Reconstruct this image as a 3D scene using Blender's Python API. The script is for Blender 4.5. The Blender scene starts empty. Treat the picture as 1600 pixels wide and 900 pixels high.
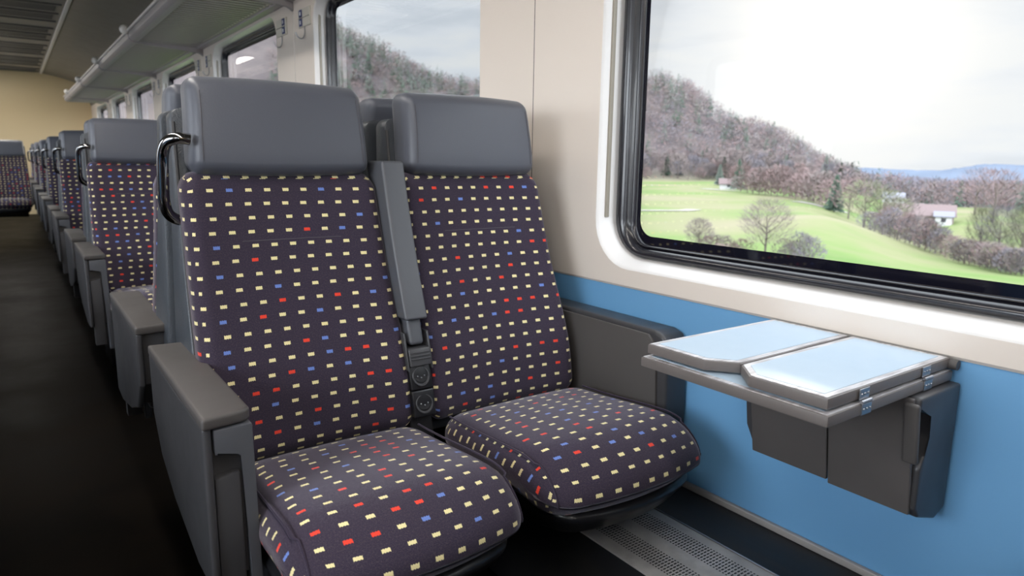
import bpy, bmesh, math, random
from mathutils import Vector, Matrix, noise
random.seed(7)
S = bpy.context.scene
COL = S.collection
R = math.radians

# ------------------------------------------------------------------ camera
CAMZ = 1.08
cd = bpy.data.cameras.new('camera'); cam = bpy.data.objects.new('camera', cd); COL.objects.link(cam)
RT = ((0.8112984, -0.5844342, 0.0152156), (0.0947264, 0.1570900, 0.9830309), (-0.5769071, -0.7960901, 0.1828081))
m3 = Matrix(RT).transposed()
cam.matrix_world = Matrix.Translation((0, 0, CAMZ)) @ m3.to_4x4()
cd.sensor_width = 36; cd.lens = 1069.29 / 1600 * 36; cd.clip_start = .02; cd.clip_end = 9000
cd.dof.use_dof = True; cd.dof.focus_distance = 1.45; cd.dof.aperture_fstop = 5.0
S.camera = cam

# ------------------------------------------------------------------ exposure, world
S.view_settings.view_transform = 'Standard'; S.view_settings.look = 'None'
S.view_settings.gamma = 1; S.view_settings.use_curve_mapping = False
S.view_settings.exposure = 0.5
S.cycles.max_bounces = 10; S.cycles.diffuse_bounces = 5; S.cycles.glossy_bounces = 4
S.cycles.transparent_max_bounces = 24; S.cycles.transmission_bounces = 8
S.cycles.caustics_reflective = False; S.cycles.caustics_refractive = False
S.cycles.sample_clamp_indirect = 6; S.cycles.use_denoising = True


class NT:
    """small helper to write node trees"""
    def __init__(s, tree):
        s.t = tree; s.n = tree.nodes; s.l = tree.links
    def add(s, typ, **kw):
        n = s.n.new(typ)
        for k, v in kw.items():
            if k.startswith('i_'):
                key = k[2:]; key = int(key) if key.isdigit() else key.replace('_', ' ')
                s.set(n.inputs[key], v)
            else:
                setattr(n, k, v)
        return n
    def set(s, sock, v):
        if isinstance(v, bpy.types.NodeSocket): s.l.new(v, sock)
        elif isinstance(v, bpy.types.Node): s.l.new(v.outputs[0], sock)
        else: sock.default_value = v
    def math(s, op, a, b=None, c=None, clamp=False):
        n = s.n.new('ShaderNodeMath'); n.operation = op; n.use_clamp = clamp
        s.set(n.inputs[0], a)
        if b is not None: s.set(n.inputs[1], b)
        if c is not None: s.set(n.inputs[2], c)
        return n.outputs[0]
    def mix(s, f, a, b):
        n = s.n.new('ShaderNodeMix'); n.data_type = 'RGBA'
        s.set(n.inputs[0], f); s.set(n.inputs[6], a); s.set(n.inputs[7], b)
        return n.outputs[2]
    def ramp(s, f, stops):
        n = s.n.new('ShaderNodeValToRGB'); s.set(n.inputs[0], f)
        e = n.color_ramp.elements
        while len(e) < len(stops): e.new(.5)
        for i, (p, c) in enumerate(stops):
            e[i].position = p; e[i].color = (*c, 1) if len(c) == 3 else c
        return n.outputs[0]


W = bpy.data.worlds.new('sky'); S.world = W; W.use_nodes = True
W.node_tree.nodes.clear(); w = NT(W.node_tree)
tc = w.add('ShaderNodeTexCoord'); sep = w.add('ShaderNodeSeparateXYZ', i_0=tc.outputs['Generated'])
el = sep.outputs[2]
cloudv = w.add('ShaderNodeMapping', i_Vector=tc.outputs['Generated'], i_Scale=(2.2, 2.2, 11.0), i_Location=(.3, 1.1, .2))
nz = w.add('ShaderNodeTexNoise', i_Vector=cloudv.outputs[0], i_Scale=1.6, i_Detail=6.0, i_Roughness=.55)
cl = w.ramp(nz.outputs[0], [(.40, (.53, .575, .63)), (.48, (.61, .65, .70)), (.58, (.68, .70, .71))])
# light bank of cloud near the horizon, round the veiled sun
sund = Vector((math.sin(R(60.5)) * math.cos(R(9)), math.cos(R(60.5)) * math.cos(R(9)), math.sin(R(9))))
dt = w.add('ShaderNodeVectorMath', operation='DOT_PRODUCT', i_0=tc.outputs['Generated'], i_1=tuple(sund))
glow = w.math('POWER', w.math('MAXIMUM', dt.outputs['Value'], 0.0), 24.0)
glow2 = w.math('POWER', w.math('MAXIMUM', dt.outputs['Value'], 0.0), 160.0)
c1 = w.mix(w.math('MULTIPLY', glow, .7, clamp=True), cl, (.69, .675, .66, 1))
c2 = w.mix(w.math('MULTIPLY', glow2, .9, clamp=True), c1, (1.1, 1.03, .92, 1))
# overcast sky: the zenith is brighter than the horizon, and the unseen sky away from the hills is boosted to fill the interior
side = w.math('ADD', w.math('MULTIPLY', sep.outputs[0], -.75), w.math('MULTIPLY', sep.outputs[1], -.65))
side_fill = w.math('SMOOTH_MIN', w.math('MAXIMUM', w.math('MULTIPLY', w.math('SUBTRACT', side, .05), 1.6), 0.0), 1.0, .2)
hi = w.math('MAXIMUM', w.math('MULTIPLY', w.math('SUBTRACT', el, .27), 2.2, clamp=True), 0.0)
k = w.math('ADD', 1.0, w.math('ADD', w.math('MULTIPLY', hi, 4.6), w.math('MULTIPLY', side_fill, 11.0)))
k = w.math('MULTIPLY', k, w.math('MULTIPLY_ADD', w.math('GREATER_THAN', el, -.012), .75, .25))   # dull ground below the horizon
bg = w.add('ShaderNodeBackground', i_Color=c2, i_Strength=k)
w.add('ShaderNodeOutputWorld', i_Surface=bg)
W.cycles.sampling_method = 'MANUAL'; W.cycles.sample_map_resolution = 512

# the sun, veiled by thin cloud, low over the hill outside
sd = bpy.data.lights.new('sun', 'SUN'); sd.energy = .9; sd.angle = R(12); sd.color = (1, .93, .82)
sun = bpy.data.objects.new('sun', sd); COL.objects.link(sun)
sun.rotation_euler = sund.to_track_quat('Z', 'Y').to_euler()

# ------------------------------------------------------------------ dimensions
XR, XL = 1.30, -1.50          # the two side walls
YE, YB = 15.1, -4.6           # far and near end walls
WP, WC = 2.13, .635           # window pitch, centre of the first window
WK = range(-2, 7)
SC0, SP = 1.70, 2.13          # centre line of the nearest back-to-back seats, pitch
DUCT = .28

# ------------------------------------------------------------------ materials
MATS = {}
def pbr(name, col, rough=.5, metal=0, spec=.5, bump=0, bscale=200, coat=0, sheen=0, mott=0, mscale=6, fn=None, bdist=.001):
    m = bpy.data.materials.new(name); m.use_nodes = True; m.node_tree.nodes.clear(); t = NT(m.node_tree)
    out = t.add('ShaderNodeOutputMaterial'); b = t.add('ShaderNodeBsdfPrincipled'); t.set(out.inputs[0], b.outputs[0])
    c = (*col, 1)
    b.inputs['Roughness'].default_value = rough; b.inputs['Metallic'].default_value = metal
    b.inputs['Specular IOR Level'].default_value = spec; b.inputs['Coat Weight'].default_value = coat
    b.inputs['Sheen Weight'].default_value = sheen; b.inputs['Sheen Roughness'].default_value = .35
    tcn = t.add('ShaderNodeTexCoord')
    if mott:
        n = t.add('ShaderNodeTexNoise', i_Vector=tcn.outputs['Object'], i_Scale=mscale, i_Detail=5.0, i_Roughness=.6)
        f = t.math('MULTIPLY_ADD', n.outputs[0], 2 * mott, 1 - mott)
        mx = t.add('ShaderNodeVectorMath', operation='SCALE'); mx.inputs[0].default_value = col; t.set(mx.inputs['Scale'], f)
        t.set(b.inputs['Base Color'], mx.outputs[0])
        t.set(b.inputs['Roughness'], t.math('MULTIPLY_ADD', n.outputs[0], .25, rough - .12))
    else: b.inputs['Base Color'].default_value = c
    if bump:
        n = t.add('ShaderNodeTexNoise', i_Vector=tcn.outputs['Object'], i_Scale=float(bscale), i_Detail=2.0)
        bp = t.add('ShaderNodeBump', i_Strength=bump, i_Distance=bdist, i_Height=n.outputs[0]); t.set(b.inputs['Normal'], bp.outputs[0])
    if fn: fn(t, b, tcn)
    MATS[name] = m
    return m

def fabric_fn(t, b, tcn):
    uv = t.add('ShaderNodeSeparateXYZ', i_0=tcn.outputs['UV'])
    u = t.math('MULTIPLY', uv.outputs[0], 1 / .0408); v = t.math('MULTIPLY', uv.outputs[1], 1 / .0288)
    row = t.math('FLOOR', v)
    u = t.math('ADD', u, t.math('MULTIPLY', t.math('MODULO', t.math('ADD', row, 400.0), 2.0), .12))
    cu = t.math('FLOOR', u); fu = t.math('SUBTRACT', t.math('FRACT', u), .5); fv = t.math('SUBTRACT', t.math('FRACT', v), .5)
    jag = t.math('MULTIPLY', t.math('PINGPONG', t.math('MULTIPLY', uv.outputs[0], 480.0), 1.0), .045)
    du = t.math('LESS_THAN', t.math('ABSOLUTE', fu), .168)
    dv = t.math('LESS_THAN', t.math('ABSOLUTE', t.math('ADD', fv, jag)), .115)
    dot = t.math('MULTIPLY', du, dv)
    cv = t.add('ShaderNodeCombineXYZ', i_0=cu, i_1=row)
    oi = t.add('ShaderNodeObjectInfo')
    wn = t.add('ShaderNodeTexWhiteNoise', noise_dimensions='4D', i_Vector=cv.outputs[0], i_W=oi.outputs['Random'])
    dc = t.ramp(wn.outputs[0], [(0, (.78, .68, .36)), (.76, (.78, .68, .36)), (.761, (.72, .06, .035)), (.885, (.72, .06, .035)), (.886, (.14, .22, .55)), (1, (.14, .22, .55))])
    dc.node.color_ramp.interpolation = 'CONSTANT'
    weave = t.add('ShaderNodeTexNoise', i_Vector=tcn.outputs['UV'], i_Scale=900.0, i_Detail=1.0)
    big = t.add('ShaderNodeTexNoise', i_Vector=tcn.outputs['UV'], i_Scale=9.0, i_Detail=3.0)
    base = t.mix(t.math('MULTIPLY_ADD', weave.outputs[0], 1.6, -.3, clamp=True), (.006, .005, .020, 1), (.068, .052, .082, 1))
    mid = t.add('ShaderNodeTexNoise', i_Vector=tcn.outputs['UV'], i_Scale=330.0, i_Detail=3.0, i_Roughness=.8)
    base = t.mix(t.math('MULTIPLY', t.math('SUBTRACT', mid.outputs[0], .50, clamp=True), 3.0, clamp=True), base, (.11, .085, .10, 1))
    base = t.mix(t.math('MULTIPLY', big.outputs[0], .5), base, (.040, .030, .038, 1))
    t.set(b.inputs['Base Color'], t.mix(dot, base, dc))
    b.inputs['Sheen Tint'].default_value = (.80, .76, .86, 1)
    rib = t.math('SINE', t.math('MULTIPLY', uv.outputs[1], 3600.0))
    h = t.math('ADD', t.math('MULTIPLY', rib, .25), weave.outputs[0])
    bp = t.add('ShaderNodeBump', i_Strength=.5, i_Distance=.0008, i_Height=h); t.set(b.inputs['Normal'], bp.outputs[0])
pbr('fabric', (.03, .03, .05), .9, spec=.15, sheen=.42, fn=fabric_fn)
pbr('leather', (.086, .091, .112), .42, spec=.45, bump=.35, bscale=420, sheen=.15, bdist=.0006)
pbr('seam', (.085, .078, .09), .8)
pbr('plastic', (.047, .046, .050), .38, bump=.18, bscale=700, mott=.18, mscale=9, bdist=.0005)
pbr('plastic_light', (.080, .083, .095), .42, bump=.12, bscale=700, bdist=.0005)
pbr('plastic_grain', (.055, .062, .074), .36, bump=.9, bscale=330, bdist=.0012)
pbr('plastic_warm', (.075, .068, .066), .5, bump=.1, bscale=500, mott=.12, mscale=7, bdist=.0005)
pbr('black_plastic', (.012, .012, .014), .3)
pbr('chrome', (.30, .30, .31), .10, metal=1)
pbr('steel', (.36, .36, .38), .35, metal=1, mott=.15, mscale=20)
pbr('beige', (.76, .68, .61), .42, bump=.05, bscale=60, mott=.02, mscale=2)
pbr('end_wall', (.62, .49, .29), .5)
pbr('cream_light', (.70, .675, .66), .35)
pbr('blue', (.15, .36, .62), .42, bump=.25, bscale=240, mott=.03, mscale=3, bdist=.0006)
pbr('rubber', (.012, .012, .017), .27, spec=.6, coat=.25)
pbr('black_glass', (.006, .006, .012), .04, spec=.7)
pbr('gap', (.01, .01, .012), .8)
pbr('skirting', (.30, .28, .27), .4)
pbr('groove', (.30, .27, .22), .5)
pbr('ceiling', (.17, .155, .135), .5, mott=.06)
pbr('ceiling_dark', (.10, .095, .09), .4)
pbr('rack_metal', (.36, .335, .34), .5, metal=.1)
pbr('knob_white', (.85, .82, .78), .35)
pbr('sign_cream', (.60, .57, .50), .5)
pbr('sign_blue', (.03, .045, .16), .5)
pbr('white_print', (.8, .8, .8), .5)

def floor_fn(t, b, tcn):
    n = t.add('ShaderNodeTexNoise', i_Vector=tcn.outputs['Object'], i_Scale=2.5, i_Detail=7.0, i_Roughness=.65)
    t.set(b.inputs['Base Color'], t.ramp(n.outputs[0], [(.3, (.002, .002, .002)), (.7, (.008, .006, .0045))]))
    t.set(b.inputs['Roughness'], t.math('MULTIPLY_ADD', n.outputs[0], .3, .30))
    b.inputs['Specular IOR Level'].default_value = .2; b.inputs['IOR'].default_value = 1.12
pbr('floor', (.02, .018, .016), .3, fn=floor_fn)

def perf_fn(t, b, tcn):
    s = t.add('ShaderNodeSeparateXYZ', i_0=tcn.outputs['Object'])
    # slots 7 mm across the plate and 2.6 mm along it, in two bands of five columns
    x = t.math('MULTIPLY', s.outputs[0], 1 / .0105); y = t.math('MULTIPLY', s.outputs[1], 1 / .0075)
    y2 = t.math('SUBTRACT', t.math('FRACT', y), .5); x2 = t.math('SUBTRACT', t.math('FRACT', x), .5)
    hole = t.math('MULTIPLY', t.math('LESS_THAN', t.math('ABSOLUTE', x2), .37), t.math('LESS_THAN', t.math('ABSOLUTE', y2), .24))
    d1 = t.math('LESS_THAN', t.math('ABSOLUTE', t.math('SUBTRACT', s.outputs[0], .9975)), .02625)
    d2 = t.math('LESS_THAN', t.math('ABSOLUTE', t.math('SUBTRACT', s.outputs[0], 1.0920)), .02625)
    hole = t.math('MULTIPLY', hole, t.math('ADD', d1, d2))
    n = t.add('ShaderNodeTexNoise', i_Vector=tcn.outputs['Object'], i_Scale=14.0, i_Detail=5.0)
    t.set(b.inputs['Base Color'], t.mix(hole, t.ramp(n.outputs[0], [(.3, (.26, .25, .245)), (.7, (.40, .385, .375))]), (.004, .004, .004, 1)))
    t.set(b.inputs['Metallic'], t.math('MULTIPLY', t.math('SUBTRACT', 1.0, hole), .25))
    bp = t.add('ShaderNodeBump', i_Strength=1.0, i_Distance=.003, i_Height=t.math('SUBTRACT', 1.0, hole)); t.set(b.inputs['Normal'], bp.outputs[0])
pbr('perforated', (.2, .2, .2), .42, fn=perf_fn)

def dusty_fn(t, b, tcn):
    mp = t.add('ShaderNodeMapping', i_Vector=tcn.outputs['Object'], i_Scale=(30, 3, 3))
    n = t.add('ShaderNodeTexNoise', i_Vector=mp.outputs[0], i_Scale=1.0, i_Detail=8.0, i_Roughness=.7)
    t.set(b.inputs['Base Color'], t.ramp(n.outputs[0], [(.45, (.006, .006, .008)), (.62, (.020, .018, .017)), (.75, (.055, .042, .03))]))
    t.set(b.inputs['Roughness'], t.math('MULTIPLY_ADD', n.outputs[0], .4, .38))
pbr('dusty_black', (.01, .01, .01), .3, fn=dusty_fn)

def laminate_fn(t, b, tcn):
    # pale blue laminate with a worn grey metal margin round it
    uv = t.add('ShaderNodeSeparateXYZ', i_0=tcn.outputs['UV'])
    e = uv.outputs[0]
    n = t.add('ShaderNodeTexNoise', i_Vector=tcn.outputs['Object'], i_Scale=30.0, i_Detail=4.0)
    t.set(b.inputs['Base Color'], t.mix(n.outputs[0], (.36, .475, .59, 1), (.40, .51, .62, 1)))
pbr('laminate', (.5, .62, .73), .30, spec=.5, fn=laminate_fn)
def margin_fn(t, b, tcn):
    mp = t.add('ShaderNodeMapping', i_Vector=tcn.outputs['Object'], i_Scale=(8, 60, 8))
    n = t.add('ShaderNodeTexNoise', i_Vector=mp.outputs[0], i_Scale=2.0, i_Detail=6.0)
    t.set(b.inputs['Base Color'], t.ramp(n.outputs[0], [(.35, (.33, .31, .32)), (.65, (.62, .61, .63))]))
pbr('margin', (.5, .5, .5), .38, metal=.4, fn=margin_fn)
pbr('table_edge', (.135, .118, .112), .45, bump=.1, bscale=300, mott=.1, mscale=20)
pbr('bin_plate', (.088, .078, .076), .42, mott=.22, mscale=10)

def glass_mat():
    m = bpy.data.materials.new('glass'); m.use_nodes = True; m.node_tree.nodes.clear(); t = NT(m.node_tree)
    out = t.add('ShaderNodeOutputMaterial')
    tr = t.add('ShaderNodeBsdfTransparent', i_Color=(.93, .95, .96, 1)); gl = t.add('ShaderNodeBsdfGlossy', i_Roughness=.02, i_Color=(1, 1, 1, 1))
    fr = t.add('ShaderNodeFresnel', i_IOR=1.45)
    f = t.math('MULTIPLY', fr.outputs[0], .22)
    mx = t.add('ShaderNodeMixShader'); t.set(mx.inputs[0], f); t.set(mx.inputs[1], tr.outputs[0]); t.set(mx.inputs[2], gl.outputs[0])
    t.set(out.inputs[0], mx.outputs[0]); MATS['glass'] = m
glass_mat()
def emit(name, col, s):
    m = bpy.data.materials.new(name); m.use_nodes = True; m.node_tree.nodes.clear(); t = NT(m.node_tree)
    e = t.add('ShaderNodeEmission', i_Color=(*col, 1), i_Strength=s); t.add('ShaderNodeOutputMaterial', i_Surface=e); MATS[name] = m
emit('lamp', (1, .94, .86), 17.0)

# ------------------------------------------------------------------ mesh helpers
def finish(bm, name, mat, parent=None, sharp=40, recalc=True, mats=None):
    if recalc: bmesh.ops.recalc_face_normals(bm, faces=bm.faces)
    me = bpy.data.meshes.new(name); bm.to_mesh(me); bm.free()
    for f in me.polygons: f.use_smooth = True
    if sharp is not None: me.set_sharp_from_angle(angle=R(sharp))
    for mm in (mats or [mat]): me.materials.append(MATS[mm])
    o = bpy.data.objects.new(name, me); COL.objects.link(o)
    if parent: o.parent = parent
    return o
def thing(name, label, cat, loc=(0, 0, 0), group=None):
    o = bpy.data.objects.new(name, None); COL.objects.link(o); o.location = loc; o.empty_display_size = .1
    return tag(o, label, cat, group)
def tag(o, label=None, cat=None, group=None, kind=None):
    if label: o['label'] = label
    if cat: o['category'] = cat
    if group: o['group'] = group
    if kind: o['kind'] = kind
    return o
def cubepos(h, r, n, nc=4):
    inner = h - r
    a = [inner + r * math.tan(R(45) * k / nc) for k in range(1, nc + 1)]
    mid = [-inner + 2 * inner * i / n for i in range(n + 1)]
    return [-x for x in reversed(a)] + mid + a
def rbox(bm, c, d, r, n=(1, 1, 1), f=None, nc=4, uv=None, mi=0):
    """rounded box: centre, size, radii, inner divisions; f deforms the local point; uv: layer for arc-length mapping"""
    if not isinstance(r, tuple): r = (r, r, r)
    if not isinstance(n, tuple): n = (n, n, n)
    h = [x / 2 for x in d]; r = tuple(min(r[i], h[i] * .999) for i in range(3))
    P = [cubepos(h[i], r[i], n[i], nc) for i in range(3)]
    cache = {}
    def vert(p):
        key = tuple(round(x, 6) for x in p)
        if key in cache: return cache[key]
        q = [max(-(h[i] - r[i]), min(h[i] - r[i], p[i])) for i in range(3)]
        v = Vector(((p[i] - q[i]) / r[i] for i in range(3)))
        if v.length > 1e-9: v.normalize()
        o = Vector((q[i] + v[i] * r[i] for i in range(3)))
        if f: o = Vector(f(o))
        cache[key] = bm.verts.new(o + Vector(c)); return cache[key]
    L = bm.loops.layers.uv.verify() if uv else None
    def ar(v_, i_):                                        # arc length over the rounded edge
        a_ = abs(v_); inn = h[i_] - r[i_]
        if a_ > inn: a_ = inn + r[i_] * math.atan((a_ - inn) / r[i_])
        return math.copysign(a_, v_)
    for ax in range(3):
        a, b = [(1, 2), (2, 0), (0, 1)][ax]
        for s in (-1, 1):
            for i in range(len(P[a]) - 1):
                for j in range(len(P[b]) - 1):
                    qs = []
                    for (ii, jj) in ((i, j), (i + 1, j), (i + 1, j + 1), (i, j + 1)):
                        p = [0, 0, 0]; p[ax] = s * h[ax]; p[a] = P[a][ii]; p[b] = P[b][jj]; qs.append(p)
                    if s < 0: qs.reverse()
                    fc = bm.faces.new([vert(p) for p in qs]); fc.material_index = mi
                    if uv:
                        for lp, p0_ in zip(fc.loops, qs):
                            p = [ar(p0_[i_], i_) for i_ in range(3)]
                            if ax == 0: u_, v_ = (p[1] if uv == 'cushion' else p[1] - h[1]), p[2]
                            elif ax == 1: u_, v_ = p[0], (p[2] - ar(h[1], 1) - ar(h[2], 2) if uv == 'cushion' else p[2])
                            else: u_, v_ = p[0], p[1]
                            if ax == 0 and uv == 'cushion': u_, v_ = p[2] + .013, p[1]
                            if ax == 0 and uv == 'back': u_, v_ = p[1] + .01, p[2]
                            lp[L].uv = (u_ + 5.0, v_ + 5.0)
    return bm
def box(bm, x0, x1, y0, y1, z0, z1, r=.002, f=None, nc=2, n=1, mi=0):
    x0, x1 = min(x0, x1), max(x0, x1); y0, y1 = min(y0, y1), max(y0, y1)
    r = min(r, (x1 - x0) / 2.01, (y1 - y0) / 2.01, (z1 - z0) / 2.01)
    cc = Vector(((x0 + x1) / 2, (y0 + y1) / 2, (z0 + z1) / 2))
    g = (lambda p: Vector(f(p + cc)) - cc) if f else None
    return rbox(bm, cc, (x1 - x0, y1 - y0, z1 - z0), r, n, g, nc, mi=mi)
def tube(bm, pts, rad, seg=10, caps=True):
    pts = [Vector(p) for p in pts]; rings = []
    up = Vector((0, 0, 1)); prev = None
    for i, p in enumerate(pts):
        t = (pts[min(i + 1, len(pts) - 1)] - pts[max(i - 1, 0)]).normalized()
        if prev is None:
            a = t.orthogonal().normalized()
        else:
            a = (prev - t * prev.dot(t)).normalized()
        prev = a; b = t.cross(a)
        rr = rad[i] if isinstance(rad, (list, tuple)) else rad
        rings.append([bm.verts.new(p + (a * math.cos(k * 2 * math.pi / seg) + b * math.sin(k * 2 * math.pi / seg)) * rr) for k in range(seg)])
    for A, B in zip(rings, rings[1:]):
        for k in range(seg): bm.faces.new((A[k], A[(k + 1) % seg], B[(k + 1) % seg], B[k]))
    if caps: bm.faces.new(rings[0][::-1]); bm.faces.new(rings[-1])
    return bm
def smooth_path(pts, n=8):
    pts = [Vector(p) for p in pts]; out = []
    for i in range(len(pts) - 1):
        p0 = pts[max(i - 1, 0)]; p1 = pts[i]; p2 = pts[i + 1]; p3 = pts[min(i + 2, len(pts) - 1)]
        for k in range(n):
            t = k / n
            out.append(.5 * ((2 * p1) + (p2 - p0) * t + (2 * p0 - 5 * p1 + 4 * p2 - p3) * t * t + (3 * p1 - p0 - 3 * p2 + p3) * t ** 3))
    out.append(pts[-1]); return out
def prism(bm, poly, a0, a1, plane='yz', bev=.004, seg=2, mi=0):
    """extrude a polygon given in a plane between a0 and a1 on the third axis, edges bevelled"""
    def P(u, v, a): return {'yz': (a, u, v), 'xz': (u, a, v), 'xy': (u, v, a)}[plane]
    A = [bm.verts.new(P(u, v, a0)) for u, v in poly]; B = [bm.verts.new(P(u, v, a1)) for u, v in poly]
    fs = [bm.faces.new(A), bm.faces.new(B[::-1])]
    n = len(poly)
    for i in range(n): fs.append(bm.faces.new((A[i], B[i], B[(i + 1) % n], A[(i + 1) % n])))
    for f in fs: f.material_index = mi
    if bev:
        ed = list({e for f in fs for e in f.edges})
        bmesh.ops.bevel(bm, geom=ed, offset=bev, segments=seg, affect='EDGES', profile=.6)
    return bm
def sphere(bm, c, r, u=16, v=10):
    bmesh.ops.create_uvsphere(bm, u_segments=u, v_segments=v, radius=r, matrix=Matrix.Translation(c))
def arc(cx, cy, r, a0, a1, n=5):
    return [(cx + r * math.cos(R(a0 + (a1 - a0) * i / n)), cy + r * math.sin(R(a0 + (a1 - a0) * i / n))) for i in range(n + 1)]
def flipmesh(o):
    """mirror a mesh across the plane y = 0 (for the seats that face the other way)"""
    me = o.data
    for v in me.vertices: v.co.y = -v.co.y
    me.flip_normals(); me.update()

# ------------------------------------------------------------------ room shell
def rr_loop(c, half, z0, z1, r, n=8):
    pts = []
    for (cy, cz, a) in ((c + half - r, z1 - r, 0), (c - half + r, z1 - r, 90), (c - half + r, z0 + r, 180), (c + half - r, z0 + r, 270)):
        pts += arc(cy, cz, r, a, a + 90, n)
    return pts
def sweep(bm, loops, mi=0):
    rings = [[bm.verts.new((x, y, z)) for (y, z) in pts] for x, pts in loops]
    n = len(rings[0])
    for A, B in zip(rings, rings[1:]):
        for k in range(n):
            f = bm.faces.new((A[k], A[(k + 1) % n], B[(k + 1) % n], B[k])); f.material_index = mi
HS, ZS0, ZS1 = .769, .800, 1.880       # surround opening in the wall
wall_names = {1: 'wall_right', -1: 'wall_left'}
def side_wall(sg):
    X = XR if sg > 0 else XL
    def off(d): return X + sg * d
    bm = bmesh.new()
    for k in WK:
        c = WC + WP * k
        e = .0015
        outer = [(c - WP / 2 + e, .757), (c + WP / 2 - e, .757), (c + WP / 2 - e, 1.96), (c - WP / 2 + e, 1.96)]
        loops = [outer, rr_loop(c, HS, ZS0, ZS1, .13)]
        edges = []
        for lp in loops:
            vs = [bm.verts.new((off(0), y, z)) for y, z in lp]
            edges += [bm.edges.new((vs[i], vs[(i + 1) % len(vs)])) for i in range(len(vs))]
        bmesh.ops.triangle_fill(bm, edges=edges, use_beauty=True)
    bmesh.ops.recalc_face_normals(bm, faces=bm.faces)
    # lower lip of the panel, above the blue wall
    vs = [[bm.verts.new((off(d), y, z)) for d, z in ((0, .757), (.004, .751), (.03, .751))] for y in (YB, YE)]
    for i in range(2): bm.faces.new((vs[0][i], vs[1][i], vs[1][i + 1], vs[0][i + 1]))
    y0, y1 = WC + WP * WK[0] - WP / 2, WC + WP * WK[-1] + WP / 2
    for a, b in ((YB, y0), (y1, YE)):
        if b > a: bm.faces.new([bm.verts.new((off(0), y, z)) for y, z in ((a, .757), (b, .757), (b, 1.96), (a, 1.96))])
    wl = finish(bm, wall_names[sg], 'beige', sharp=25)
    tag(wl, 'cream wall panels between and under the train windows on the %s side' % ('window seat' if sg > 0 else 'far'), kind='structure')
    bm = bmesh.new(); bm.faces.new([bm.verts.new((off(.006), y, z)) for y, z in ((YB, 0), (YE, 0), (YE, .76), (YB, .76))])
    finish(bm, 'blue_panel', 'blue', wl)
    # outer skin: dark, with the openings left free
    bm = bmesh.new()
    for k in WK:
        c = WC + WP * k
        for (a, b, z0, z1) in ((c - WP / 2, c - HS - .01, .0, 2.0), (c + HS + .01, c + WP / 2, .0, 2.0), (c - HS - .01, c + HS + .01, 0, ZS0 - .01), (c - HS - .01, c + HS + .01, ZS1 + .01, 2.0)):
            bm.faces.new([bm.verts.new((off(.10), y, z)) for y, z in ((a, z0), (b, z0), (b, z1), (a, z1))])
    for a, b in ((YB, y0), (y1, YE)): bm.faces.new([bm.verts.new((off(.10), y, z)) for y, z in ((a, 0), (b, 0), (b, 2), (a, 2))])
    finish(bm, 'outer_skin', 'gap', wl)
side_wall(1); side_wall(-1)

wn = 0
for sg in (1, -1):
    X = XR if sg > 0 else XL
    def off(d): return X + sg * d
    for k in WK:
        c = WC + WP * k; wn += 1
        bm = bmesh.new()
        sweep(bm, [(off(0), rr_loop(c, HS, ZS0, ZS1, .13)), (off(.002), rr_loop(c, HS - .003, ZS0 + .003, ZS1 - .002, .128)), (off(.008), rr_loop(c, HS - .006, ZS0 + .008, ZS1 - .004, .125)),
                   (off(.060), rr_loop(c, HS - .016, ZS0 + .024, ZS1 - .010, .115)), (off(.095), rr_loop(c, HS - .018, ZS0 + .026, ZS1 - .012, .114))])
        wd = finish(bm, 'window_%d' % wn, 'cream_light', sharp=60, recalc=False)
        tag(wd, 'train window with black rubber gasket, number %d along the %s side' % (k + 3, 'right' if sg > 0 else 'left'), kind='structure')
        bm = bmesh.new()
        g = [(.080, 0, .0), (.064, .001, .001), (.056, .008, .004), (.053, .018, .010), (.056, .030, .017), (.064, .039, .024), (.076, .044, .027), (.077, .049, .029), (.068, .053, .031), (.069, .058, .033), (.092, .062, .035)]
        sweep(bm, [(off(d), rr_loop(c, .755 - a, .826 + b, 1.866 - b, max(.108 - a * .8, .03))) for d, a, b in g])
        finish(bm, 'gasket', 'rubber', wd, sharp=80, recalc=False)
        bm = bmesh.new()
        sweep(bm, [(off(.084), rr_loop(c, .702, .858, 1.834, .055)), (off(.0845), rr_loop(c, .681, .884, 1.812, .045))])
        finish(bm, 'glass_border', 'black_glass', wd, sharp=30, recalc=False)
        bm = bmesh.new()
        p = rr_loop(c, .70, .862, 1.832, .05)
        bm.faces.new([bm.verts.new((off(.0855), y, z)) for y, z in p])
        finish(bm, 'glass_pane', 'glass', wd)
        if sg > 0:
            bm = bmesh.new()
            for s in (-1, 1): box(bm, off(.024), off(.036), c + s * .7585 - .005, c + s * .7585 + .005, .930, 1.865, .002)
            finish(bm, 'blind_track', 'groove', wd)
        # a daylight portal in each opening (guides sampling only, gives off nothing)
        pl = bpy.data.lights.new('window_portal', 'AREA'); pl.shape = 'RECTANGLE'; pl.size = 1.42; pl.size_y = .98; pl.cycles.is_portal = True
        po = bpy.data.objects.new('window_portal', pl); COL.objects.link(po); po.location = (off(.095), c, 1.345)
        po.rotation_euler = (Vector((sg, 0, 0))).to_track_quat('Z', 'Y').to_euler()

def plane_obj(name, pts, mat, label):
    bm = bmesh.new(); bm.faces.new([bm.verts.new(p) for p in pts]); o = finish(bm, name, mat); return tag(o, label, kind='structure')
bm = bmesh.new(); box(bm, XL - .1, XR + .1, YB - .1, YE + .1, -.05, 0, .001)
tag(finish(bm, 'floor', 'floor'), 'dark worn vinyl aisle floor of the carriage', kind='structure')
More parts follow.
